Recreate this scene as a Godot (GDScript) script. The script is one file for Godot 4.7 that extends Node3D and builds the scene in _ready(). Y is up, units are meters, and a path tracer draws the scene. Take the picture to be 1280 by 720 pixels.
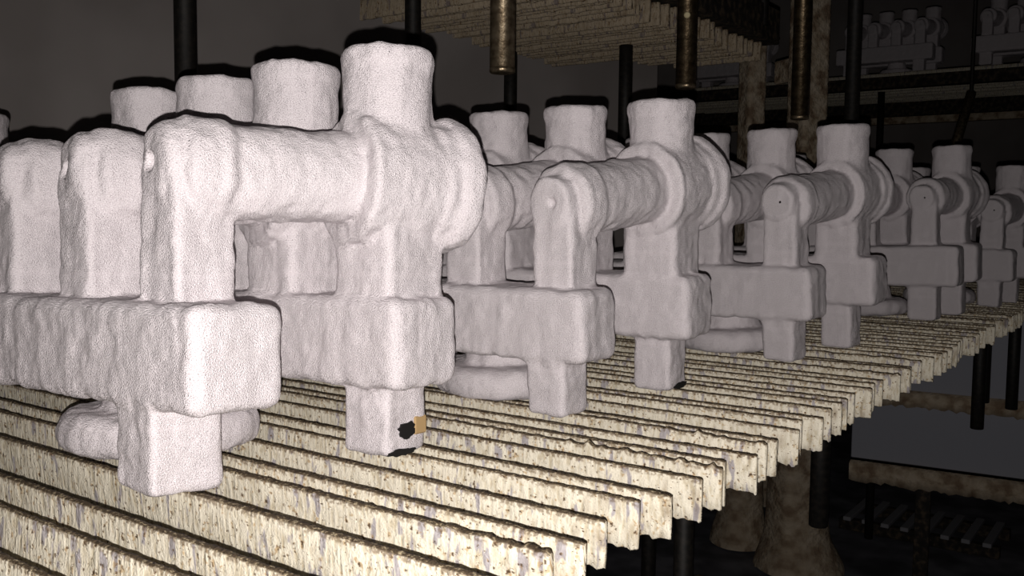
extends Node3D
# Ceramic-coated casting moulds drying on a slatted rack in a dark hall, lit by the flash beside the lens.

const Y0 := 0.90        # tops of the rack's slats above the floor
const HC := 0.1695      # lens above the slats
const PSI := 0.9459     # the rack's long side is turned this far from the picture plane

var taken := {}
var lump := FastNoiseLite.new()
var drip := FastNoiseLite.new()
var rough := FastNoiseLite.new()
var rng := RandomNumberGenerator.new()
var M := {}

# ---------------------------------------------------------------- small helpers
func place(x: float, h: float, z: float) -> Vector3:
	return Vector3(x, Y0 + h, -z)

func along(u: float, h: float, v: float) -> Vector3:      # u along the rack, v across it
	return place(u * cos(PSI) + v * sin(PSI), h, u * sin(PSI) - v * cos(PSI))

func numbered(called: String) -> String:
	if not taken.has(called):
		taken[called] = 0
		return called
	taken[called] += 1
	return "%s_%03d" % [called, taken[called]]

func tag(o: Node3D, label: String, category: String, group := "", kind := "") -> Node3D:
	if label: o.set_meta("label", label)
	if category: o.set_meta("category", category)
	if group: o.set_meta("group", group)
	if kind: o.set_meta("kind", kind)
	return o

func thing(called: String, label: String, category: String, at := Vector3.ZERO, turn := 0.0, group := "") -> Node3D:
	var o := Node3D.new()
	o.name = numbered(called)
	o.position = at
	o.rotation.y = turn
	add_child(o)
	return tag(o, label, category, group)

func piece(called: String, mesh: Mesh, mat: Material, parent: Node) -> MeshInstance3D:
	var o := MeshInstance3D.new()
	o.name = numbered(called) if parent == self else called
	o.mesh = mesh
	o.material_override = mat
	parent.add_child(o, true)
	return o

func commit(st: SurfaceTool) -> ArrayMesh:
	st.index()
	st.generate_normals()
	return st.commit()

func begin(smooth := true) -> SurfaceTool:
	var st := SurfaceTool.new()
	st.begin(Mesh.PRIMITIVE_TRIANGLES)
	st.set_smooth_group(0 if smooth else -1)
	return st

# a box whose edges are chamfered; centre c, size s
func box(st: SurfaceTool, c: Vector3, s: Vector3, ch := 0.002, turn := Basis.IDENTITY) -> void:
	var h := s / 2
	ch = minf(ch, minf(h.x, minf(h.y, h.z)) * 0.6)
	st.set_smooth_group(-1)
	var quads := []
	for ax in 3:
		for sg in [-1.0, 1.0]:
			var a := (ax + 1) % 3
			var b := (ax + 2) % 3
			var q := []
			for k in [[-1, -1], [1, -1], [1, 1], [-1, 1]]:
				var p := Vector3.ZERO
				p[ax] = sg * h[ax]
				p[a] = k[0] * (h[a] - ch)
				p[b] = k[1] * (h[b] - ch)
				q.append(p)
			quads.append(q)
	for ax in 3:
		var a := (ax + 1) % 3
		var b := (ax + 2) % 3
		for sa in [-1.0, 1.0]:
			for sb in [-1.0, 1.0]:
				var q := []
				for k in [[-1, 0], [1, 0], [1, 1], [-1, 1]]:
					var p := Vector3.ZERO
					p[ax] = k[0] * (h[ax] - ch)
					p[a] = sa * (h[a] - (ch if k[1] == 0 else 0.0))
					p[b] = sb * (h[b] - (0.0 if k[1] == 0 else ch))
					q.append(p)
				quads.append(q)
	for q in quads:
		face(st, q, c, turn)
	for sx in [-1.0, 1.0]:
		for sy in [-1.0, 1.0]:
			for sz in [-1.0, 1.0]:
				var s3 := Vector3(sx, sy, sz)
				var q := []
				for k in 3:
					var p: Vector3 = s3 * (h - Vector3.ONE * ch)
					p[k] = s3[k] * h[k]
					q.append(p)
				face(st, q, c, turn)

func face(st: SurfaceTool, q: Array, c: Vector3, turn: Basis) -> void:
	var mid := Vector3.ZERO
	for p in q: mid += p
	var n: Vector3 = (q[2] - q[0]).cross(q[1] - q[0])
	if n.dot(mid) < 0: q.reverse()
	for k in range(1, q.size() - 1):
		for p in [q[0], q[k], q[k + 1]]:
			st.add_vertex(c + turn * p)

# a round bar from a to b, with chamfered ends
func bar(st: SurfaceTool, a: Vector3, b: Vector3, r: float, n := 20, rough_by := 0.0) -> void:
	var d := (b - a).normalized()
	var x := d.cross(Vector3(0.31, 0.2, 0.93)).normalized()
	var y := d.cross(x)
	var steps := 1 if rough_by == 0.0 else int(ceil((b - a).length() / 0.02))
	var ts := [[0.0, 0.0], [0.0, r - 0.0015]]
	for k in steps + 1:
		var t := lerpf(0.0015, (b - a).length() - 0.0015, float(k) / steps)
		ts.append([t, r])
	ts.append([(b - a).length(), r - 0.0015])
	ts.append([(b - a).length(), 0.0])
	for i in ts.size() - 1:
		st.set_smooth_group(-1 if i == 0 or i == ts.size() - 2 else 0)
		for k in n:
			var q := []
			for e in [[i, k], [i + 1, k], [i + 1, k + 1], [i, k + 1]]:
				var an: float = TAU * (e[1] % n) / n
				var o: Vector3 = x * cos(an) + y * sin(an)
				var rr: float = ts[e[0]][1]
				var p: Vector3 = a + d * ts[e[0]][0]
				if rough_by > 0 and rr >= r: rr += rough_by * rough.get_noise_3dv((p + o * r) * 60)
				q.append(p + o * rr)
			for t3 in [[0, 2, 1], [0, 3, 2]]:
				for j in t3: st.add_vertex(q[j])

# ---------------------------------------------------------------- materials
func noise_tex(seed_: int, freq: float, lo: Color, mid: Color, hi: Color, size := 512, as_normal := false, bump := 4.0, octaves := 4) -> NoiseTexture2D:
	var n := FastNoiseLite.new()
	n.seed = seed_
	n.frequency = freq
	n.noise_type = FastNoiseLite.TYPE_SIMPLEX_SMOOTH
	n.fractal_octaves = octaves
	var t := NoiseTexture2D.new()
	t.width = size
	t.height = size
	t.seamless = true
	t.noise = n
	if as_normal:
		t.as_normal_map = true
		t.bump_strength = bump
	else:
		var g := Gradient.new()
		g.offsets = PackedFloat32Array([0.25, 0.5, 0.78])
		g.colors = PackedColorArray([lo, mid, hi])
		t.color_ramp = g
	return t

func surface(color: Color, roughness := 0.8, metallic := 0.0) -> StandardMaterial3D:
	var m := StandardMaterial3D.new()
	m.albedo_color = color
	m.roughness = roughness
	m.metallic = metallic
	return m

func tri(m: StandardMaterial3D, tile: float, world := false) -> StandardMaterial3D:
	m.uv1_triplanar = true
	m.uv1_world_triplanar = world
	m.uv1_scale = Vector3.ONE / tile
	return m

func make_materials() -> void:
	# refractory stucco: grainy, matt, faintly lilac white
	var s := surface(Color(1, 1, 1), 0.9)
	s.albedo_texture = noise_tex(3, 0.21, Color(0.76, 0.725, 0.74), Color(0.875, 0.842, 0.856), Color(1.0, 0.985, 0.99), 512, false, 4.0, 3)
	s.normal_enabled = true
	s.normal_texture = noise_tex(4, 0.14, Color.BLACK, Color.GRAY, Color.WHITE, 512, true, 10.0, 4)
	s.normal_scale = 0.62
	s.roughness = 1.0
	var glints := noise_tex(5, 0.24, Color(0.95, 0.95, 0.95), Color(0.95, 0.95, 0.95), Color(0.22, 0.22, 0.22), 512, false, 4.0, 2)
	var ramp := glints.color_ramp
	ramp.offsets = PackedFloat32Array([0.0, 0.86, 0.93])
	s.roughness_texture = glints
	s.metallic_specular = 0.5
	M.stucco = tri(s, 0.09)
	M.chip = surface(Color(0.045, 0.035, 0.03), 0.9)
	M.wood = surface(Color(0.72, 0.6, 0.42), 0.8)
	# slurry-painted slats
	var sl := surface(Color(1, 1, 1), 0.75)
	var im := slat_images()
	sl.albedo_texture = ImageTexture.create_from_image(im[0])
	sl.normal_enabled = true
	sl.normal_texture = ImageTexture.create_from_image(im[1])
	sl.normal_scale = 0.9
	sl.vertex_color_use_as_albedo = true
	sl.metallic_specular = 0.4
	M.slat = sl
	M.old_slat = sl.duplicate()
	M.old_slat.albedo_color = Color(0.78, 0.74, 0.70)
	# dark worn steel pipe
	var p := surface(Color(1, 1, 1), 0.38, 0.9)
	p.albedo_texture = noise_tex(7, 0.02, Color(0.40, 0.345, 0.27), Color(0.56, 0.50, 0.41), Color(0.68, 0.62, 0.52), 512)
	p.normal_enabled = true
	p.normal_texture = noise_tex(8, 0.05, Color.BLACK, Color.GRAY, Color.WHITE, 512, true, 1.2)
	M.pipe = tri(p, 0.12)
	M.brown_pipe = p.duplicate()
	M.brown_pipe.albedo_color = Color(0.62, 0.60, 0.57)
	var pd := surface(Color(1, 1, 1), 0.6, 0.3)
	pd.albedo_texture = noise_tex(9, 0.02, Color(0.06, 0.055, 0.05), Color(0.11, 0.10, 0.088), Color(0.17, 0.15, 0.13), 512)
	M.dark_pipe = tri(pd, 0.12)
	# dark iron of the beams
	var b := surface(Color(1, 1, 1), 0.8, 0.0)
	b.albedo_texture = noise_tex(10, 0.02, Color(0.10, 0.085, 0.07), Color(0.17, 0.145, 0.12), Color(0.34, 0.29, 0.23), 512)
	M.iron = tri(b, 0.3)
	# slurry crusted posts
	var c := surface(Color(1, 1, 1), 0.9)
	c.albedo_texture = noise_tex(11, 0.012, Color(0.56, 0.47, 0.38), Color(0.75, 0.68, 0.58), Color(0.84, 0.78, 0.69), 512)
	c.normal_enabled = true
	c.normal_texture = noise_tex(12, 0.04, Color.BLACK, Color.GRAY, Color.WHITE, 512, true, 6.0)
	M.crust = tri(c, 0.35)
	var w := surface(Color(1, 1, 1), 0.85)
	w.albedo_texture = noise_tex(13, 0.006, Color(0.68, 0.65, 0.635), Color(0.72, 0.69, 0.675), Color(0.76, 0.73, 0.715), 512)
	M.wall = tri(w, 1.6)
	var f := surface(Color(1, 1, 1), 0.8)
	f.albedo_texture = noise_tex(14, 0.01, Color(0.30, 0.30, 0.32), Color(0.40, 0.40, 0.43), Color(0.52, 0.52, 0.55), 512)
	M.floor = tri(f, 1.2)
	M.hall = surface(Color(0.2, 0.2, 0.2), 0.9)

# colour and relief of the slats: rows 0-0.18 top edge, 0.18-0.78 front, rest bottom and back
func slat_images() -> Array:
	var wd := 2048
	var ht := 256
	var n1 := FastNoiseLite.new(); n1.seed = 21; n1.frequency = 1.0; n1.fractal_octaves = 3
	var n2 := FastNoiseLite.new(); n2.seed = 22; n2.frequency = 1.0; n2.fractal_octaves = 4
	var data := PackedByteArray(); data.resize(wd * ht * 3)
	var hgt := PackedByteArray(); hgt.resize(wd * ht)
	for y in ht:
		var v := float(y) / ht
		var top := 1.0 - smoothstep(0.14, 0.185, v)
		if v > 0.985: top = smoothstep(0.985, 1.0, v)
		for x in wd:
			# ring coordinate so that the strip repeats
			var a := TAU * x / wd
			var cx := cos(a) * 2.2
			var cz := sin(a) * 2.2
			var streak := n1.get_noise_3d(cx * 26, v * 3.0, cz * 26)
			var fine := n1.get_noise_3d(cx * 95, v * 26.0, cz * 95)
			var spot := n2.get_noise_3d(cx * 16, v * 7.0, cz * 16)
			var speck := n2.get_noise_3d(cx * 34 + 9, v * 12.0, cz * 34)
			var col := Color(0.925, 0.895, 0.815)
			col = col.lerp(Color(0.975, 0.945, 0.865), clampf(streak * 1.3 + 0.2, 0, 1))
			col = col.lerp(Color(0.79, 0.74, 0.63), clampf(-streak * 1.9 - 0.15, 0, 0.8))
			# violet-grey runs of slurry
			var run := n2.get_noise_3d(cx * 9 + 31, v * 1.2, cz * 9)
			col = col.lerp(Color(0.62, 0.60, 0.64), smoothstep(0.30, 0.40, run) * 0.7)
			col = col.lerp(Color(0.66, 0.50, 0.30), smoothstep(0.3, 0.55, spot) * 0.5)
			col = col.lerp(Color(0.28, 0.21, 0.15), smoothstep(0.49, 0.58, speck + 0.55 * spot) * 0.8)
			var edge := smoothstep(0.245, 0.18, v) * smoothstep(-0.15, 0.3, n2.get_noise_3d(cx * 26 + 50, v * 9.0, cz * 26))
			col = col.lerp(Color(0.36, 0.28, 0.20), clampf(edge, 0, 0.45))
			if top > 0:
				var tc := Color(0.36, 0.305, 0.235).lerp(Color(0.72, 0.66, 0.54), smoothstep(0.05, 0.4, n2.get_noise_3d(cx * 22 + 80, v * 14.0, cz * 22)))
				tc = tc.lerp(Color(0.14, 0.11, 0.085), smoothstep(0.0, 0.4, fine) * 0.6)
				col = col.lerp(tc, top)
			var i := (y * wd + x) * 3
			data[i] = int(clampf(col.r + fine * 0.07, 0, 1) * 255)
			data[i + 1] = int(clampf(col.g + fine * 0.07, 0, 1) * 255)
			data[i + 2] = int(clampf(col.b + fine * 0.07, 0, 1) * 255)
			hgt[y * wd + x] = int(clampf(0.5 + streak * 0.42 + fine * 0.22 - smoothstep(0.28, 0.4, speck) * 0.2, 0, 1) * 255)
	var c := Image.create_from_data(wd, ht, false, Image.FORMAT_RGB8, data)
	var h := Image.create_from_data(wd, ht, false, Image.FORMAT_L8, hgt)
	h.convert(Image.FORMAT_RGBA8)
	h.bump_map_to_normal_map(2.2)
	return [c, h]

# ---------------------------------------------------------------- moulds: a distance field meshed with surface nets
# solid = [type, part index, centre, half sizes or axis, ...]; type 0: rounded box (c, half, r), 1: rounded cylinder or cone (c, axis, half length, r at -, r at +, rounding)
class Field:
	var solids := []
	var holes := []
	var names := []
	var lump: FastNoiseLite
	var drip: FastNoiseLite
	var cell := 0.003
	var k := 0.0045
	var amp := 1.0
	var cap := 0.0
	func add_box(part: int, c: Vector3, half: Vector3, r: float) -> void:
		solids.append([0, part, c, half - Vector3.ONE * r, r])
	func turn_last(by: float) -> void:
		solids[-1].append(by)
	func add_cyl(part: int, a: Vector3, b: Vector3, r1: float, r2: float, r: float) -> void:
		solids.append([1, part, (a + b) / 2, (b - a).normalized(), (b - a).length() / 2, r1, r2, r])
	func one(s: Array, p: Vector3) -> float:
		if s[0] == 0:
			var w: Vector3 = p - s[2]
			if s.size() > 5: w = w.rotated(Vector3.UP, s[5])
			var q: Vector3 = w.abs() - s[3]
			return q.max(Vector3.ZERO).length() + minf(maxf(q.x, maxf(q.y, q.z)), 0.0) - s[4]
		var d: Vector3 = p - s[2]
		var h: float = d.dot(s[3])
		var rad: float = (d - s[3] * h).length()
		var t := clampf(h / s[4] * 0.5 + 0.5, 0.0, 1.0)
		var ro: float = s[7]
		var dx: float = rad - lerpf(s[5], s[6], t) + ro
		var dy: float = absf(h) - s[4] + ro
		return Vector2(maxf(dx, 0.0), maxf(dy, 0.0)).length() + minf(maxf(dx, dy), 0.0) - ro

	var origin := Vector3.ZERO
	var nx := 0
	var ny := 0
	var nz := 0
	var val := PackedFloat32Array()
	var lab := PackedByteArray()
	var leaves := []

	func refine(x: int, y: int, z: int, size: int, list: Array) -> void:
		var c := origin + Vector3(x + size * 0.5, y + size * 0.5, z + size * 0.5) * cell
		var rad := size * cell * 0.8661
		var best := 1e9
		var ds := []
		for s in list:
			var d := one(s, c)
			ds.append(d)
			best = minf(best, d)
		if best > rad + k + 0.004 or best < -rad - 0.006 - k:
			return
		var near := []
		for i in list.size():
			if ds[i] < best + 2 * rad + k: near.append(list[i])
		if size <= 4:
			leaves.append([x, y, z])
			fill(x, y, z, near)
			return
		var hs := size >> 1
		for i in 8:
			refine(x + (i & 1) * hs, y + ((i >> 1) & 1) * hs, z + (i >> 2) * hs, hs, near)

	func fill(x0: int, y0: int, z0: int, near: Array) -> void:
		for z in range(z0, mini(z0 + 5, nz)):
			for y in range(y0, mini(y0 + 5, ny)):
				for x in range(x0, mini(x0 + 5, nx)):
					var i := (z * ny + y) * nx + x
					if val[i] < 50.0: continue
					var p := origin + Vector3(x, y, z) * cell
					var d := 1e3
					var low := 1e3
					var part := 0
					for s in near:
						var e := one(s, p)
						if e < low:
							low = e
							part = s[1]
						var h := maxf(k - absf(d - e), 0.0) / k
						d = minf(d, e) - h * h * k * 0.25
					if absf(d) < 0.008:
						d -= 0.0021 * amp * lump.get_noise_3dv(p * 1000.0) + 0.0011 * drip.get_noise_3d(p.x * 1000.0, p.y * 190.0, p.z * 1000.0)
						for hl in holes:
							d = maxf(d, hl[1] - p.distance_to(hl[0]))
					val[i] = d
					lab[i] = part

	func build(lo: Vector3, hi: Vector3) -> Dictionary:
		origin = lo
		var n := (hi - lo) / cell
		nx = (int(ceil(n.x)) + 32) & ~31
		ny = (int(ceil(n.y)) + 32) & ~31
		nz = (int(ceil(n.z)) + 32) & ~31
		val.resize(nx * ny * nz)
		val.fill(100.0)
		lab.resize(nx * ny * nz)
		for z in range(0, nz, 32):
			for y in range(0, ny, 32):
				for x in range(0, nx, 32):
					refine(x, y, z, 32, solids)
		# one vertex in each crossed cell
		var at := PackedInt32Array()
		at.resize(nx * ny * nz)
		at.fill(-1)
		var pos := PackedVector3Array()
		var nor := PackedVector3Array()
		var labs := PackedByteArray()
		var sy := nx
		var sz := nx * ny
		var off := [0, 1, sy, sy + 1, sz, sz + 1, sz + sy, sz + sy + 1]
		var cor := [Vector3(0, 0, 0), Vector3(1, 0, 0), Vector3(0, 1, 0), Vector3(1, 1, 0), Vector3(0, 0, 1), Vector3(1, 0, 1), Vector3(0, 1, 1), Vector3(1, 1, 1)]
		var edges := [[0, 1], [2, 3], [4, 5], [6, 7], [0, 2], [1, 3], [4, 6], [5, 7], [0, 4], [1, 5], [2, 6], [3, 7]]
		var crossed := PackedInt32Array()
		for lf in leaves:
			for z in range(lf[2], mini(lf[2] + 4, nz - 1)):
				for y in range(lf[1], mini(lf[1] + 4, ny - 1)):
					for x in range(lf[0], mini(lf[0] + 4, nx - 1)):
						var i: int = (z * ny + y) * nx + x
						var v0 := val[i]
						var v1 := val[i + 1]
						var v2 := val[i + sy]
						var v3 := val[i + sy + 1]
						var v4 := val[i + sz]
						var v5 := val[i + sz + 1]
						var v6 := val[i + sz + sy]
						var v7 := val[i + sz + sy + 1]
						var neg := int(v0 < 0) + int(v1 < 0) + int(v2 < 0) + int(v3 < 0) + int(v4 < 0) + int(v5 < 0) + int(v6 < 0) + int(v7 < 0)
						if neg == 0 or neg == 8: continue
						var vs := [v0, v1, v2, v3, v4, v5, v6, v7]
						var sum := Vector3.ZERO
						var cnt := 0
						for e in edges:
							var a: float = vs[e[0]]
							var b: float = vs[e[1]]
							if (a < 0) != (b < 0):
								sum += cor[e[0]].lerp(cor[e[1]], a / (a - b))
								cnt += 1
						at[i] = pos.size()
						crossed.append(i)
						pos.append(origin + (Vector3(x, y, z) + sum / cnt) * cell)
						nor.append(Vector3(v1 + v3 + v5 + v7 - v0 - v2 - v4 - v6, v2 + v3 + v6 + v7 - v0 - v1 - v4 - v5, v4 + v5 + v6 + v7 - v0 - v1 - v2 - v3).normalized())
						labs.append(lab[i])
		var tris := []
		for q in names.size(): tris.append(PackedInt32Array())
		for i in crossed:
			var v := val[i] < 0
			for e in [[1, sy, sz], [sy, sz, 1], [sz, 1, sy]]:
				if (val[i + e[0]] < 0) == v: continue
				var a := at[i]
				var b := at[i - e[1]]
				var c := at[i - e[1] - e[2]]
				var d := at[i - e[2]]
				if b < 0 or c < 0 or d < 0: continue
				var t: PackedInt32Array = tris[labs[a]]
				if v: t.append_array(PackedInt32Array([a, c, b, a, d, c]))
				else: t.append_array(PackedInt32Array([a, b, c, a, c, d]))
				tris[labs[a]] = t
		var out := {}
		for q in names.size():
			if tris[q].is_empty(): continue
			var back := {}
			var pv := PackedVector3Array()
			var nv := PackedVector3Array()
			var ix := PackedInt32Array()
			for j in tris[q]:
				if not back.has(j):
					back[j] = pv.size()
					pv.append(pos[j])
					nv.append(nor[j])
				ix.append(back[j])
			var arr := []
			arr.resize(Mesh.ARRAY_MAX)
			arr[Mesh.ARRAY_VERTEX] = pv
			arr[Mesh.ARRAY_NORMAL] = nv
			arr[Mesh.ARRAY_INDEX] = ix
			var m := ArrayMesh.new()
			m.add_surface_from_arrays(Mesh.PRIMITIVE_TRIANGLES, arr)
			out[q] = m
		val.clear()
		lab.clear()
		return out

# one assembly: two runner bars on feet, four castings across them, a pouring cup underneath between the bars
func mould_field(g: Dictionary, cell: float) -> Array:
	var f := Field.new()
	f.lump = lump
	f.drip = drip
	f.cell = cell
	f.amp = g.get("amp", 1.0)
	var n: int = g.get("n", 4)
	var spc := 0.098
	var back := -(n - 1) * spc
	var tu: float = g.tilt[0]
	var tv: float = g.tilt[1]
	var ups := []
	var faces := {}
	var part := func(called: String, up := -1) -> int:
		f.names.append(called)
		ups.append(up)
		return f.names.size() - 1
	var hf: float = g.hf
	var hb: float = g.hb
	var b: float = g.b
	var fa: float = g.fa
	for s in [[0.0, g.E, 0.0, g.pu * 0.4], [g.L, g.he, g.ho, 0.0]]:
		var id: int = part.call("runner_bar")
		var v1: float = s[1]
		var v0: float = back - 0.055 + s[2]
		f.add_box(id, Vector3(s[0] + s[3], hf + hb / 2, (v0 + v1) / 2), Vector3(b, hb / 2, (v1 - v0) / 2), 0.009)
		for v in [s[2], back + s[2]]:
			var base: float = -(tu * s[0] + tv * v)
			var top := hf + 0.012
			f.add_box(part.call("foot"), Vector3(s[0], (base + top) / 2, v), Vector3(fa, (top - base) / 2, fa), 0.006)
			if g.has("foot_turn") and s[0] == 0.0 and v == s[2]:
				f.solids[-1][3] += Vector3(0.0025, 0, 0.0025)
				f.turn_last(g.foot_turn)
	for i in n:
		var v := -i * spc
		var pu: float = g.pu
		var bh: float = g.bh
		var hx: float = g.H - g.get("cup_h", 0.088)
		var a := Vector3(pu, bh, v)
		var c := Vector3(g.L, hx, g.ho + v)
		var d := (c - a).normalized()
		var id: int = part.call("front_post")
		f.add_box(id, Vector3(pu, (hf + hb - 0.01 + bh) / 2, v), Vector3(0.0215, (bh - hf - hb + 0.01) / 2, 0.0205), 0.006)
		var post := id
		id = part.call("boss", post)
		var pr: float = g.get("proud", 0.0265)
		f.add_cyl(id, a - d * pr, a + d * 0.01, g.get("br", 0.0215), g.get("br", 0.0215) * 1.04, 0.005 if not g.has("br") else 0.011)
		if g.get("dimple", 0.0) > 0: f.holes.append([a - d * (pr + 0.001) + Vector3(0, 0, g.get("dv", 0.0)), g.dimple])
		faces[id] = [a - d * pr + Vector3(0, 0, g.get("dv", 0.0)), d]
		a.y += g.get("arm_dy", 0.0)
		id = part.call("collar", post)
		f.add_cyl(id, a - d * 0.008, a + d * 0.022, 0.0325, 0.034, 0.007)
		id = part.call("arm")
		f.add_cyl(id, a + d * 0.01, c - d * 0.02, 0.0305, 0.0315, 0.004)
		id = part.call("hub")
		f.add_cyl(id, c - d * 0.032, c + d * 0.040, g.get("hr", 0.0425), 0.0425, 0.005)
		var hub := id
		id = part.call("flange", hub)
		f.add_cyl(id, c + d * 0.026, c + d * 0.050, 0.045, 0.0475, 0.004)
		f.add_cyl(id, c + d * 0.038, c + d * 0.056, 0.0495, 0.0495, 0.006)
		id = part.call("rear_post")
		f.add_box(id, Vector3(g.L + 0.004, (hf + hb - 0.01 + hx) / 2, g.ho + v), Vector3(0.030, (hx - hf - hb + 0.01) / 2, 0.0285), 0.008)
		id = part.call("cup", hub)
		var cr: float = g.get("cr", 0.0323)
		var ct := Vector3(g.L + 0.002, g.H, g.ho + v)
		f.add_cyl(id, Vector3(ct.x, hx, ct.z), ct - Vector3(0, 0.002, 0), cr, cr * 0.985, 0.004)
		f.add_cyl(id, ct - Vector3(0, 0.014, 0), ct, cr * 1.0, cr * 1.025, 0.005)
		f.holes.append([ct + Vector3(0, 0.030, 0), 0.036])
	var cv := -1.08 * spc
	var cu: float = g.L * 0.42
	var base: float = -(tu * cu + tv * cv)
	var pc: int = part.call("pouring_cup")
	f.add_cyl(pc, Vector3(cu, base, cv), Vector3(cu, base + 0.028, cv), 0.071, 0.069, 0.013)
	f.add_cyl(part.call("sprue", pc), Vector3(cu, base + 0.02, cv), Vector3(cu, hf + hb * 0.4, cv), 0.043, 0.029, 0.004)
	f.add_box(part.call("cross_runner"), Vector3(g.L / 2, hf + hb * 0.45, cv), Vector3(g.L / 2, hb * 0.33, 0.024), 0.008)
	var meshes := f.build(Vector3(-0.075, -0.03, back - 0.12), Vector3(g.L + 0.12, g.H + 0.03, maxf(g.E, g.he) + 0.04))
	return [f.names, meshes, ups, faces]

func mould(built: Array, g: Dictionary, label: String) -> Node3D:
	var o := thing("mould_assembly", label, "casting mould", place(g.at[0], 0, g.at[1]), 0.0, "white coated moulds on the rack")
	o.basis = Basis(Vector3.UP, g.yaw) * Basis(Vector3.BACK, g.tilt[0]) * Basis(Vector3.RIGHT, -g.tilt[1])
	var made := {}
	for q in built[1]:
		var up: int = built[2][q]
		made[q] = piece(built[0][q], built[1][q], M.stucco, made[up] if up >= 0 and made.has(up) else o)
		if g.get("pinhole", 0.0) > 0 and built[0][q] == "boss":
			var at: Array = built[3][q]
			var st := begin(false)
			bar(st, at[0] - at[1] * 0.0012, at[0] + at[1] * 0.004, g.pinhole, 12)
			piece("pinhole", commit(st), M.chip, made[q])
	return o

func copy_mould(src: Node3D, at: Vector3, turn: Basis, label: String, group: String) -> Node3D:
	var o: Node3D = src.duplicate()
	o.name = numbered("mould_assembly")
	add_child(o)
	o.position = at
	o.basis = turn
	return tag(o, label, "casting mould", group)

# ---------------------------------------------------------------- slats
func slat_mesh(length: float, steps: int, h: float, t: float, crust: float, s: int) -> ArrayMesh:
	var st := begin()
	var ring := [[0.5, -0.0016, 0.0, 1, 0], [0.34, -0.0003, 0.05, 0.3, 1], [0.0, 0.0, 0.09, 0, 1], [-0.34, -0.0003, 0.14, -0.3, 1], [-0.5, -0.0016, 0.19, -1, 0], [-0.5, -0.36 * h, 0.38, -1, 0], [-0.5, -0.68 * h, 0.58, -1, 0], [-0.42, -0.96 * h, 0.77, -1, -1], [0.0, -h, 0.80, 0, -1], [0.42, -0.96 * h, 0.83, 1, -1], [0.5, -0.68 * h, 0.88, 1, 0], [0.5, -0.36 * h, 0.94, 1, 0], [0.5, -0.0016, 1.0, 1, 0]]
	var u0 := (s * 0.377)
	var m := ring.size()
	var rows := []
	for i in steps + 3:
		var z := -length * pow(maxf(i - 2, 0) / float(steps), 1.25)
		var shrink := 1.0
		if i == 0: shrink = 0.55; z = 0.0016
		elif i == 1: shrink = 0.86; z = 0.0008
		var row := []
		for e in ring:
			var x: float = e[0] * t
			var y: float = e[1]
			if i < 2:
				x *= shrink
				y = lerpf(-h / 2, y, 0.9 + 0.1 * shrink)
			var w := rough.get_noise_3d(z * 260.0 + s * 37.0, y * 180.0, x * 500.0) * 0.0009
			w += rough.get_noise_3d(z * 60.0 + s * 91.0, y * 20.0, 7.0) * 0.0007
			x += e[3] * w
			y += e[4] * w * 0.6
			var near_end := clampf(1.0 + z / 0.25, 0.0, 1.0)
			if y > -0.0020: y += crust * (0.25 + 0.75 * near_end) * maxf(0.0, rough.get_noise_2d(z * 120.0 + s * 11.0, 3.0) + 0.05) * 0.006
			if y < -0.9 * h: y -= maxf(0.0, rough.get_noise_2d(z * 170.0, s * 5.0) - 0.05) * 0.0045
			row.append([Vector3(x, y, z), Vector2(u0 - z / 1.3 + 0.0, e[2])])
		rows.append(row)
	var dirt := FastNoiseLite.new()
	dirt.seed = s
	dirt.frequency = 1.0
	for i in rows.size() - 1:
		for j in m - 1:
			for k in [[i, j], [i, j + 1], [i + 1, j + 1], [i, j], [i + 1, j + 1], [i + 1, j]]:
				var e = rows[k[0]][k[1]]
				var p: Vector3 = e[0]
				var g := clampf(0.93 + 0.10 * dirt.get_noise_2d(p.z * 9.0, 0.0), 0, 1)
				var worn := smoothstep(0.1, 0.5, dirt.get_noise_2d(p.z * 70.0, p.y * 70.0)) * clampf(1.0 + p.z / 0.07, 0.0, 1.0)
				st.set_color(Color(g, g, g).lerp(Color(0.30, 0.22, 0.15), worn * 0.6))
				st.set_uv(e[1])
				st.add_vertex(p)
	for j in range(1, m - 2):
		for k in [0, j + 1, j]:
			st.set_color(Color(0.8, 0.78, 0.75))
			st.set_uv(rows[0][k][1] + Vector2(0, 0.1))
			st.add_vertex(rows[0][k][0])
	st.index()
	st.generate_normals()
	st.generate_tangents()
	return st.commit()

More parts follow.
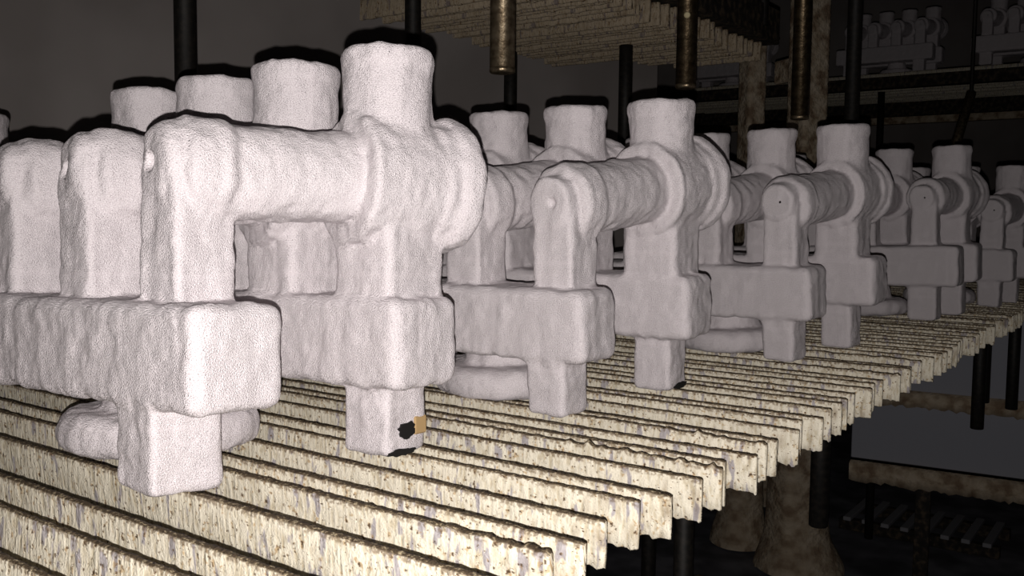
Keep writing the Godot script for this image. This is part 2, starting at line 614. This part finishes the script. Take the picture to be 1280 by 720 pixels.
func build_rack() -> void:
	var o := thing("slat_rack", "long drying rack of cream slurry-coated flat slats carrying the white moulds", "rack", place(0, 0, 0), PSI)
	var us := [0.11, 0.147, 0.186, 0.222, 0.2586, 0.2935, 0.3445, 0.3872, 0.4110, 0.4540, 0.4940, 0.5180, 0.5626, 0.5957, 0.6150, 0.6480, 0.6793, 0.7040, 0.7493, 0.7780, 0.8033, 0.8420, 0.8774, 0.9038, 0.9375, 0.9760, 1.0141]
	while us[-1] < 3.3: us.append(us[-1] + rng.randf_range(0.026, 0.046))
	for i in us.size():
		var u: float = us[i]
		var far := u > 1.1
		var end := -0.2555 + rng.randf_range(-0.006, 0.008)
		var len_ := 1.3 if u < 1.32 else 0.62
		var m := slat_mesh(len_, 90 if far else 240, rng.randf_range(0.0285, 0.0315), rng.randf_range(0.0045, 0.0058), rng.randf() if i % 3 == 1 else 0.12, i + 1)
		var p := piece("slat", m, M.slat, o)
		p.position = Vector3(u, rng.randf_range(-0.0028, 0.0), end)
		p.rotation = Vector3(rng.randf_range(-0.0015, 0.0015), rng.randf_range(-0.004, 0.004), rng.randf_range(-0.05, 0.05))
	for e in [[-0.47, 0.05, 3.42], [-1.38, 0.05, 1.34], [-0.80, 1.34, 3.42]]:
		var v: float = e[0]
		var mid: float = (e[1] + e[2]) / 2
		var w: float = e[2] - e[1]
		var st := begin(false)
		box(st, Vector3(mid, -0.054, v), Vector3(w, 0.042, 0.012), 0.002)
		box(st, Vector3(mid, -0.037, v - 0.02), Vector3(w, 0.008, 0.045), 0.002)
		piece("support_rail", commit(st), M.iron, o)
	# legs under the rack and pipes that hang from it
	for e in [[1.05, -0.49, -Y0, 0.0122], [0.25, -0.49, -Y0, 0.0122], [0.2, -1.4, -Y0, 0.014], [1.28, -1.4, -Y0, 0.014], [1.6, -0.82, -Y0, 0.014], [3.2, -0.82, -Y0, 0.014]]:
		var st := begin()
		bar(st, Vector3(e[0], e[2], e[1]), Vector3(e[0], -0.036, e[1]), e[3])
		piece("leg", commit(st), M.dark_pipe, o)
	for e in [[1.385, -0.428, -0.29], [1.45, -0.44, -0.13], [2.26, -0.358, -0.29], [2.6, -0.40, -0.29], [2.55, -0.33, -0.29], [3.0, -0.3, -0.29]]:
		var st := begin()
		bar(st, Vector3(e[0], e[2], e[1]), Vector3(e[0], -0.030, e[1]), 0.014)
		piece("hanging_stub", commit(st), M.dark_pipe, o)

func hanging_pipe(x: float, h: float, z: float, r: float, label: String, mat: Material, rough_end := false) -> Node3D:
	var o := thing("hanging_pipe", label, "pipe", place(x, h, z))
	var st := begin()
	var top := 2.78 - Y0 - h
	bar(st, Vector3.ZERO, Vector3(0, top, 0), r, 28)
	piece("tube", commit(st), mat, o)
	st = begin()
	bar(st, Vector3(0, top - 0.012, 0), Vector3(0, top + 0.02, 0), r * 2.2, 20)
	piece("ceiling_flange", commit(st), M.iron, o)
	if rough_end:
		st = begin()
		bar(st, Vector3(0, -0.003, 0), Vector3(0, 0.004, 0), r * 1.02, 28)
		piece("worn_rim", commit(st), M.pipe, o)
	return o

func _ready() -> void:
	# ------------------------------------------------ camera, light, exposure
	var cam := Camera3D.new()
	cam.name = "camera"
	cam.position = place(0, HC, 0)
	cam.rotation = Vector3(-0.0769, 0, 0.0100)
	cam.fov = rad_to_deg(2.0 * atan(360.0 / 1170.0))
	cam.near = 0.02
	cam.far = 60
	add_child(cam)
	cam.current = true
	var we := WorldEnvironment.new()
	we.name = "environment"
	var env := Environment.new()
	env.background_mode = Environment.BG_COLOR
	env.background_color = Color(0.004, 0.004, 0.005)
	env.tonemap_mode = Environment.TONE_MAPPER_LINEAR
	env.tonemap_exposure = 1.0
	env.sdfgi_enabled = true
	env.ssao_enabled = true
	env.ssil_enabled = true
	we.environment = env
	add_child(we)
	var flash := AreaLight3D.new()
	flash.name = "camera_flash"
	flash.position = place(-0.0025, HC - 0.0145, -0.004)
	flash.rotation = Vector3(-0.0769, 0, 0)
	flash.area_size = Vector2(0.003, 0.003)
	flash.area_normalize_energy = true
	flash.area_range = 30
	flash.area_attenuation = 2
	flash.light_color = Color(1.0, 0.975, 0.96)
	flash.light_energy = 0.56
	flash.shadow_enabled = true
	add_child(flash)

	rng.seed = 11
	lump.seed = 1; lump.frequency = 0.034; lump.fractal_octaves = 4; lump.fractal_gain = 0.6
	drip.seed = 2; drip.frequency = 0.045; drip.fractal_octaves = 2
	rough.seed = 3; rough.frequency = 1.0; rough.fractal_octaves = 3
	var t0 := Time.get_ticks_msec()
	make_materials()
	build_hall()
	build_rack()

	# ------------------------------------------------ moulds on the rack
	var A := [
		{"at": [-0.2103, 0.5687], "yaw": 0.9365, "tilt": [-0.0326, 0.0293], "fa": 0.0215, "hf": 0.052, "b": 0.0326, "hb": 0.063, "E": 0.0647, "L": 0.1489, "H": 0.2893, "bh": 0.2005, "ho": 0.0396, "he": 0.0813, "pu": 0.013, "amp": 1.0, "foot_turn": 0.13, "hr": 0.0465, "br": 0.0255, "arm_dy": -0.0035, "cup_h": 0.0925, "dimple": 0.0065, "proud": 0.0225},
		{"at": [0.0402, 0.8009], "yaw": 0.9507, "tilt": [0.0356, 0.0044], "fa": 0.020, "hf": 0.0467, "b": 0.0298, "hb": 0.0617, "E": 0.0404, "L": 0.1666, "H": 0.276, "bh": 0.1828, "ho": 0.0149, "he": 0.0591, "pu": 0.015, "dimple": 0.005, "proud": 0.0245, "cup_h": 0.083, "arm_dy": -0.002, "hr": 0.0445, "cr": 0.0314, "dv": 0.005},
		{"at": [0.3293, 1.1211], "yaw": 0.8984, "tilt": [0.0469, 0.0131], "fa": 0.0206, "hf": 0.050, "b": 0.0291, "hb": 0.0635, "E": 0.0422, "L": 0.1679, "H": 0.2845, "bh": 0.1905, "ho": 0.010, "he": 0.0622, "pu": 0.006, "pinhole": 0.0016, "arm_dy": -0.004, "dv": 0.005},
		{"at": [0.7047, 1.5914], "yaw": 0.9776, "tilt": [0.0075, 0.0291], "fa": 0.0236, "hf": 0.0581, "b": 0.0352, "hb": 0.0683, "E": 0.0574, "L": 0.1281, "H": 0.3004, "bh": 0.2078, "ho": 0.0198, "he": 0.0688, "pu": 0.006, "pinhole": 0.0022, "dv": 0.007},
	]
	var names := [
		"largest white frosted mould assembly at the front left, one foot chipped dark",
		"white frosted mould assembly second from the front, the disc cup under it hidden behind it",
		"grey-lit frosted mould assembly third from the front, its block turned square to the picture",
		"dim mould assembly fourth from the front, a black pinhole in its round boss"]
	var cells := [0.0020, 0.0025, 0.0034, 0.0045]
	var made := []
	for i in 4:
		var b := mould_field(A[i], cells[i])
		made.append(mould(b, A[i], names[i]))
	chips(made)
	var grp := "white coated moulds on the rack"
	copy_mould(made[2], place(0.947, 0, 1.85), Basis(Vector3.UP, 0.96), "darkest mould assembly at the right picture edge, half hidden behind the fourth", grp)
	copy_mould(made[2], place(-0.745, 0, 0.99), Basis(Vector3.UP, 0.93), "mould assembly at the left picture edge, only a sliver of its cup showing", grp)
	build_far(made[3])

func chips(made: Array) -> void:
	# bare patch on the largest mould's rear foot: black hole, pale core beside it; small dark chips on others
	for e in [[0, Vector3(0.1489, 0, 0.0396), 0.0215], [1, Vector3(0.1666, 0, 0.0149), 0.020]]:
		var o: Node3D = made[e[0]]
		var c: Vector3 = e[1]
		var r: float = e[2] + 0.0004
		var low := -0.005 if e[0] == 1 else 0.004
		if e[0] == 0:
			blot("chipped_hole", o, Vector3(c.x - 0.001, low + 0.0165, c.z + r), Vector2(0.0082, 0.0060), 4)
			var st := begin(false)
			box(st, Vector3(c.x + 0.0120, low + 0.019, c.z + r - 0.0014), Vector3(0.0125, 0.013, 0.0062), 0.001)
			piece("bare_core", commit(st), M.wood, o).set_meta("label", "pale tan bare core in the chipped foot")
			blot("chipped_edge", o, Vector3(c.x - 0.006, low + 0.0020, c.z + r), Vector2(0.014, 0.0024), 9)
		else:
			blot("chipped_edge", o, Vector3(c.x + 0.004, low + 0.0026, c.z + r), Vector2(0.013, 0.0030), 5)
	# loose crumbs of stucco lying on the front bar
	for e in [[0.030, -0.108, 0.0045], [0.022, -0.045, 0.0034], [0.028, -0.190, 0.0034]]:
		var st := SurfaceTool.new()
		st.begin(Mesh.PRIMITIVE_TRIANGLES)
		var sp := SphereMesh.new()
		sp.radius = e[2]; sp.height = e[2] * 1.3; sp.radial_segments = 12; sp.rings = 7
		var a := sp.surface_get_arrays(0) if false else sp.get_mesh_arrays()
		var vs: PackedVector3Array = a[Mesh.ARRAY_VERTEX]
		for k in vs.size(): vs[k] *= 1.0 + 0.5 * rough.get_noise_3dv(vs[k] * 300.0 + Vector3(e[1] * 900, 0, 0))
		a[Mesh.ARRAY_VERTEX] = vs
		var m := ArrayMesh.new()
		m.add_surface_from_arrays(Mesh.PRIMITIVE_TRIANGLES, a)
		var p := piece("stucco_crumb", m, M.stucco, made[0])
		p.position = Vector3(e[0], 0.052 + 0.063 + e[2] * 0.5, e[1])

# an irregular thin scab on a +v face
func blot(called: String, o: Node3D, c: Vector3, r: Vector2, s: int) -> void:
	var st := begin(false)
	var n := 22
	var pts := []
	for k in n:
		var a := TAU * k / n
		var w := 1.0 + 0.45 * rough.get_noise_2d(cos(a) * 1.7 + s * 5.0, sin(a) * 1.7)
		pts.append(Vector3(cos(a) * r.x * w, sin(a) * r.y * w, 0))
	for k in n:
		var p: Vector3 = pts[k]
		var q: Vector3 = pts[(k + 1) % n]
		var f := Vector3(0, 0, 0.0012)
		for t in [f, q + f, p + f]: st.add_vertex(c + t)
		for t in [p + f, q + f, q - f, p + f, q - f, p - f]: st.add_vertex(c + t)
	piece(called, commit(st), M.chip, o).set_meta("label", "dark broken patch in the white coat")

func slab(called: String, a: Vector3, b: Vector3, y0: float, y1: float, t: float, mat: Material) -> MeshInstance3D:
	# an upright slab of thickness t whose near face runs from a to b
	var d := b - a
	var st := begin(false)
	box(st, Vector3.ZERO, Vector3(d.length(), y1 - y0, t), 0.002)
	var p := piece(called, commit(st), mat, self)
	p.rotation.y = atan2(-d.z, d.x)
	p.position = (a + b) / 2 + Vector3(0, (y0 + y1) / 2 - (a.y + b.y) / 2, 0) + p.basis * Vector3(0, 0, -t / 2)
	return p

func flat(x: float, z: float) -> Vector3:
	return Vector3(x, 0, -z)

func build_hall() -> void:
	var st := begin(false)
	box(st, Vector3(2, -0.1, -2.2), Vector3(12.4, 0.2, 10.4), 0.002)
	tag(piece("floor", commit(st), M.floor, self), "dark bare floor of the drying hall under the racks", "floor", "", "structure")
	st = begin(false)
	box(st, Vector3(2, 2.9, -2.2), Vector3(12.4, 0.2, 10.4), 0.002)
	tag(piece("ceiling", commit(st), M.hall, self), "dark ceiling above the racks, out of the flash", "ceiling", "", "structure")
	var k := Vector2(0.805, 0.593)
	var p0 := Vector2(-1.1, 1.95)
	var pa := p0 - k * 3.4
	var pb := p0 + k * 1.95
	tag(slab("wall_left", flat(pa.x, pa.y), flat(pb.x, pb.y), 0, 2.8, 0.15, M.wall), "plain grey wall behind the moulds at the left, with their black shadows", "wall", "", "structure")
	tag(slab("wall_back", flat(-4, 6.6), flat(8, 6.6), 0, 2.8, 0.2, M.wall), "dim far wall behind the distant rack at the right", "wall", "", "structure")
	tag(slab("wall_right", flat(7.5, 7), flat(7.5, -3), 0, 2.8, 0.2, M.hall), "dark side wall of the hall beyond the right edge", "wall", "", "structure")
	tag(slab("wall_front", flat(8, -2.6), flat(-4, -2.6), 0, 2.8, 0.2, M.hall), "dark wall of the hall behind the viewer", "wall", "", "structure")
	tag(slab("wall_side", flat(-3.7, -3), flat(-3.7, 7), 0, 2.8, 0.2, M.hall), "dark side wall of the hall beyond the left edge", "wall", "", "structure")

	# ---- the shelf above, seen from below
	var o := thing("upper_slat_shelf", "slurry-crusted slatted shelf seen from below at the top centre", "shelf", place(0, 0.57, 0), PSI)
	var u := 1.28
	var i := 0
	while u < 2.10:
		var len_ := 0.43 if u < 1.93 else 0.24
		var m := slat_mesh(len_ + rng.randf_range(-0.03, 0.03), 40, rng.randf_range(0.034, 0.046), 0.010, 0.1, 200 + i)
		var p := piece("slat", m, M.old_slat, o)
		p.position = Vector3(u, 0, -0.82 + rng.randf_range(-0.012, 0.012))
		p.rotation.z = rng.randf_range(-0.06, 0.06)
		u += rng.randf_range(0.024, 0.034)
		i += 1
	st = begin(false)
	box(st, Vector3(1.72, 0.040, -0.80), Vector3(0.86, 0.078, 0.012), 0.002)
	box(st, Vector3(1.72, 0.006, -0.815), Vector3(0.86, 0.008, 0.045), 0.002)
	piece("edge_beam", commit(st), M.iron, o)
	st = begin(false)
	box(st, Vector3(1.60, 0.020, -1.2), Vector3(0.74, 0.034, 0.03), 0.002)
	piece("rear_beam", commit(st), M.iron, o)
	for e in [[1.32, -0.80], [2.06, -0.80], [1.32, -1.2], [1.85, -1.2]]:
		st = begin()
		bar(st, Vector3(e[0], 0.03, e[1]), Vector3(e[0], 2.79 - Y0 - 0.57, e[1]), 0.012, 16)
		piece("hanger_rod", commit(st), M.dark_pipe, o)

	for e in [[1.724, -0.26, -0.96], [1.657, -0.26, -1.205]]:
		st = begin()
		bar(st, Vector3(e[0], e[1], e[2]), Vector3(e[0], -0.048, e[2]), 0.014, 20)
		piece("hanging_stub", commit(st), M.dark_pipe, o)

	# ---- crusted uprights beyond the rack
	var p1 := crust_post("slurry-crusted upright post, the slimmer and farther of the two", 0.760, 3.02, 0.068, 0.060, 0.0)
	var p2 := crust_post("slurry-crusted upright post with a wide flared foot, behind the third hanging pipe", 0.869, 2.80, 0.088, 0.098, 0.025)
	st = begin(false)
	box(st, Vector3(0.002, 1.52, -0.10), Vector3(0.03, 0.07, 0.13), 0.004)
	piece("cross_rail", commit(st), M.crust, p2)
	tag(slab("concrete_block", flat(0.66, 3.42), flat(1.0, 3.40), 0, 0.34, 0.2, M.crust), "low crusted block on the floor behind the upright posts", "block")

	var sp := Field.new()
	sp.lump = lump
	sp.drip = drip
	sp.cell = 0.009
	sp.k = 0.05
	sp.amp = 4.0
	sp.names = ["mound"]
	sp.add_cyl(0, Vector3(0, -0.02, 0), Vector3(0, 0.02, 0), 0.14, 0.08, 0.01)
	sp.add_cyl(0, Vector3(0.07, -0.02, 0.03), Vector3(0.07, 0.035, 0.03), 0.07, 0.04, 0.01)
	sp.add_cyl(0, Vector3(-0.08, -0.02, -0.02), Vector3(-0.08, 0.028, -0.02), 0.06, 0.03, 0.01)
	var spill := thing("slurry_spill", "pale lumpy patch of dried slurry on the floor left of the flared post", "spill", place(0.62, -Y0, 2.60))
	piece("mound", sp.build(Vector3(-0.25, -0.04, -0.25), Vector3(0.25, 0.1, 0.25))[0], M.crust, spill)

	# ---- low panelled partition at the lower right
	var a := flat(1.0, 2.708) + Vector3(0, Y0 - 0.60, 0)
	var b := flat(2.376, 1.92) + Vector3(0, Y0 - 0.60, 0)
	o = thing("low_partition", "low grey panelled partition with tan crusted rails at the lower right", "partition", a, atan2(-(b - a).z, (b - a).x))
	var w := (b - a).length()
	st = begin(false)
	box(st, Vector3(w / 2, 0.31, -0.02), Vector3(w, 0.48, 0.02), 0.002)
	piece("panel", commit(st), surface(Color(0.66, 0.67, 0.71), 0.8), o)
	for q in [0.2, 1.5]:
		st = begin(false)
		box(st, Vector3(q, -0.13, -0.02), Vector3(0.04, 0.34, 0.02), 0.002)
		piece("leg", commit(st), M.iron, o)
	for e in [[0.035, 0.056], [0.262, 0.045]]:
		st = begin()
		var y1: float = e[0] + e[1] / 2
		var y0: float = e[0] - e[1] / 2
		var n := 160
		for q in n:
			var pts := []
			for kq in [q, q + 1]:
				var x: float = w * kq / n
				var j := rough.get_noise_2d(x * 40.0, y1 * 70.0) * 0.010
				pts.append([Vector3(x, y1, -0.01), Vector3(x, y1 - 0.006 + j * 0.3, 0.016), Vector3(x, maxf(y0 + j, 0.0), 0.014), Vector3(x, y0 + 0.004, -0.01)])
			for r in 3:
				for t in [pts[0][r], pts[1][r], pts[1][r + 1], pts[0][r], pts[1][r + 1], pts[0][r + 1]]: st.add_vertex(t)
		piece("rail", commit(st), M.crust, o)
	o = thing("floor_grating", "small pale slatted grating on the dark floor below the partition", "grating", place(1.36, -Y0, 3.00), PSI)
	for q in 8:
		st = begin(false)
		box(st, Vector3(0.13, 0.045, (q - 4) * 0.062), Vector3(0.27, 0.014, 0.026), 0.002)
		piece("grating_slat", commit(st), surface(Color(0.6, 0.6, 0.62), 0.8), o)
	for q in [0.03, 0.24]:
		st = begin(false)
		box(st, Vector3(q, 0.019, -0.03), Vector3(0.03, 0.038, 0.50), 0.002)
		piece("bearer", commit(st), M.iron, o)

	# ---- pipes that hang into the picture from the ceiling
	hanging_pipe(-0.0135, 0.334, 1.08, 0.0145, "nearest hanging steel pipe at the top centre, a bright streak down it", M.pipe, true)
	hanging_pipe(0.237, 0.350, 1.31, 0.0140, "hanging brown steel pipe with a round pale rivet, ending above a white cup", M.brown_pipe, true)
	hanging_pipe(0.450, 0.328, 1.49, 0.0140, "hanging steel pipe in front of the crusted uprights, its lower end in view", M.brown_pipe, true)
	hanging_pipe(0.660, 0.325, 1.85, 0.0140, "hanging dark pipe right of the crusted uprights, its lower end behind a white cup", M.dark_pipe)
	hanging_pipe(-0.436, 0.300, 1.26, 0.0140, "hanging dark pipe at the upper left in front of the plain grey wall", M.dark_pipe)
	hanging_pipe(-0.175, 0.310, 1.64, 0.0140, "hanging dark pipe above the tallest white cup, left of the slatted shelf", M.dark_pipe)
	st = begin()
	var riv := thing("rivet", "round pale rivet on the brown hanging pipe", "rivet", place(0.237 - 0.0026, 0.1695 + 0.2120 * 1.295, 1.31 - 0.0136))
	bar(st, Vector3(0, 0, -0.002), Vector3(0, 0, 0.0016), 0.0046, 18)
	piece("head", commit(st), surface(Color(0.75, 0.70, 0.55), 0.5), riv)
	o = thing("tilted_pipe", "dark pipe leaning to the right above the cups near the right edge", "pipe", place(1.27, 0.32, 2.75))
	st = begin()
	bar(st, Vector3.ZERO, Vector3(0.085, 0.225, -0.06), 0.0135, 18)
	piece("tube", commit(st), M.pipe, o)
	st = begin()
	bar(st, Vector3(0.085, 0.225, -0.06), Vector3(0.085, 2.79 - Y0 - 0.32, -0.06), 0.006, 12)
	piece("hanger_rod", commit(st), M.dark_pipe, o)

func crust_post(label: String, x: float, z: float, w: float, foot: float, lean: float) -> Node3D:
	var o := thing("crusted_post", label, "post", place(x, -Y0, z), 0.3)
	var f := Field.new()
	f.lump = lump
	f.drip = drip
	f.cell = 0.011
	f.k = 0.10
	f.names = ["shaft", "flared_foot"]
	f.add_box(0, Vector3(0, 1.0, 0), Vector3(w / 2, 1.0, w / 2), 0.004)
	f.add_cyl(1, Vector3(lean, 0, 0), Vector3(0, 0.38, 0), foot, w * 0.5, 0.01)
	f.add_cyl(1, Vector3(lean, 0.0, 0), Vector3(lean, 0.03, 0), foot * 1.2, foot * 1.05, 0.012)
	var b := f.build(Vector3(-0.35, 0.0, -0.35), Vector3(0.35, 2.05, 0.35))
	for q in b: piece(f.names[q], b[q], M.crust, o)
	return o

func build_far(src: Node3D) -> void:
	# ---- a distant rack, higher up, carrying more moulds
	var o := thing("far_slat_rack", "distant dim slatted rack high at the right, seen from below, with moulds on it", "rack", place(0, 0.795, 0), PSI)
	for i in 22:
		var m := slat_mesh(2.1 + rng.randf_range(-0.02, 0.02), 40, rng.randf_range(0.03, 0.04), 0.012, 0.2, 300 + i)
		var p := piece("slat", m, M.slat, o)
		p.position = Vector3(4.24 + i * 0.038 + rng.randf_range(-0.005, 0.005), 0, -0.2 + rng.randf_range(-0.02, 0.02))
	for e in [[4.22, 0.0, 0.05], [5.06, -0.02, 0.075]]:
		var st := begin(false)
		box(st, Vector3(e[0], -0.045 + e[1], -1.25), Vector3(0.05, e[2], 2.2), 0.002)
		piece("support_beam", commit(st), M.iron, o)
	var st := begin(false)
	box(st, Vector3(5.04, -0.125, -1.25), Vector3(0.05, 0.035, 2.2), 0.002)
	piece("crusted_rail", commit(st), M.crust, o)
	for e in [[4.6, -0.25], [4.6, -1.2], [4.6, -2.2]]:
		st = begin()
		bar(st, Vector3(e[0], -0.795 - Y0, e[1]), Vector3(e[0], -0.03, e[1]), 0.016, 14)
		piece("leg", commit(st), M.dark_pipe, o)
	for e in [[4.30, -0.42, "rightmost dim mould assembly on the distant rack"], [4.34, -0.98, "middle one of the dim mould assemblies on the distant rack"], [4.36, -1.75, "leftmost dim mould assembly on the distant rack, behind the crusted posts"]]:
		copy_mould(src, along(e[0], 0.797, e[1]), Basis(Vector3.UP, PSI), e[2], "dim moulds on the distant rack")
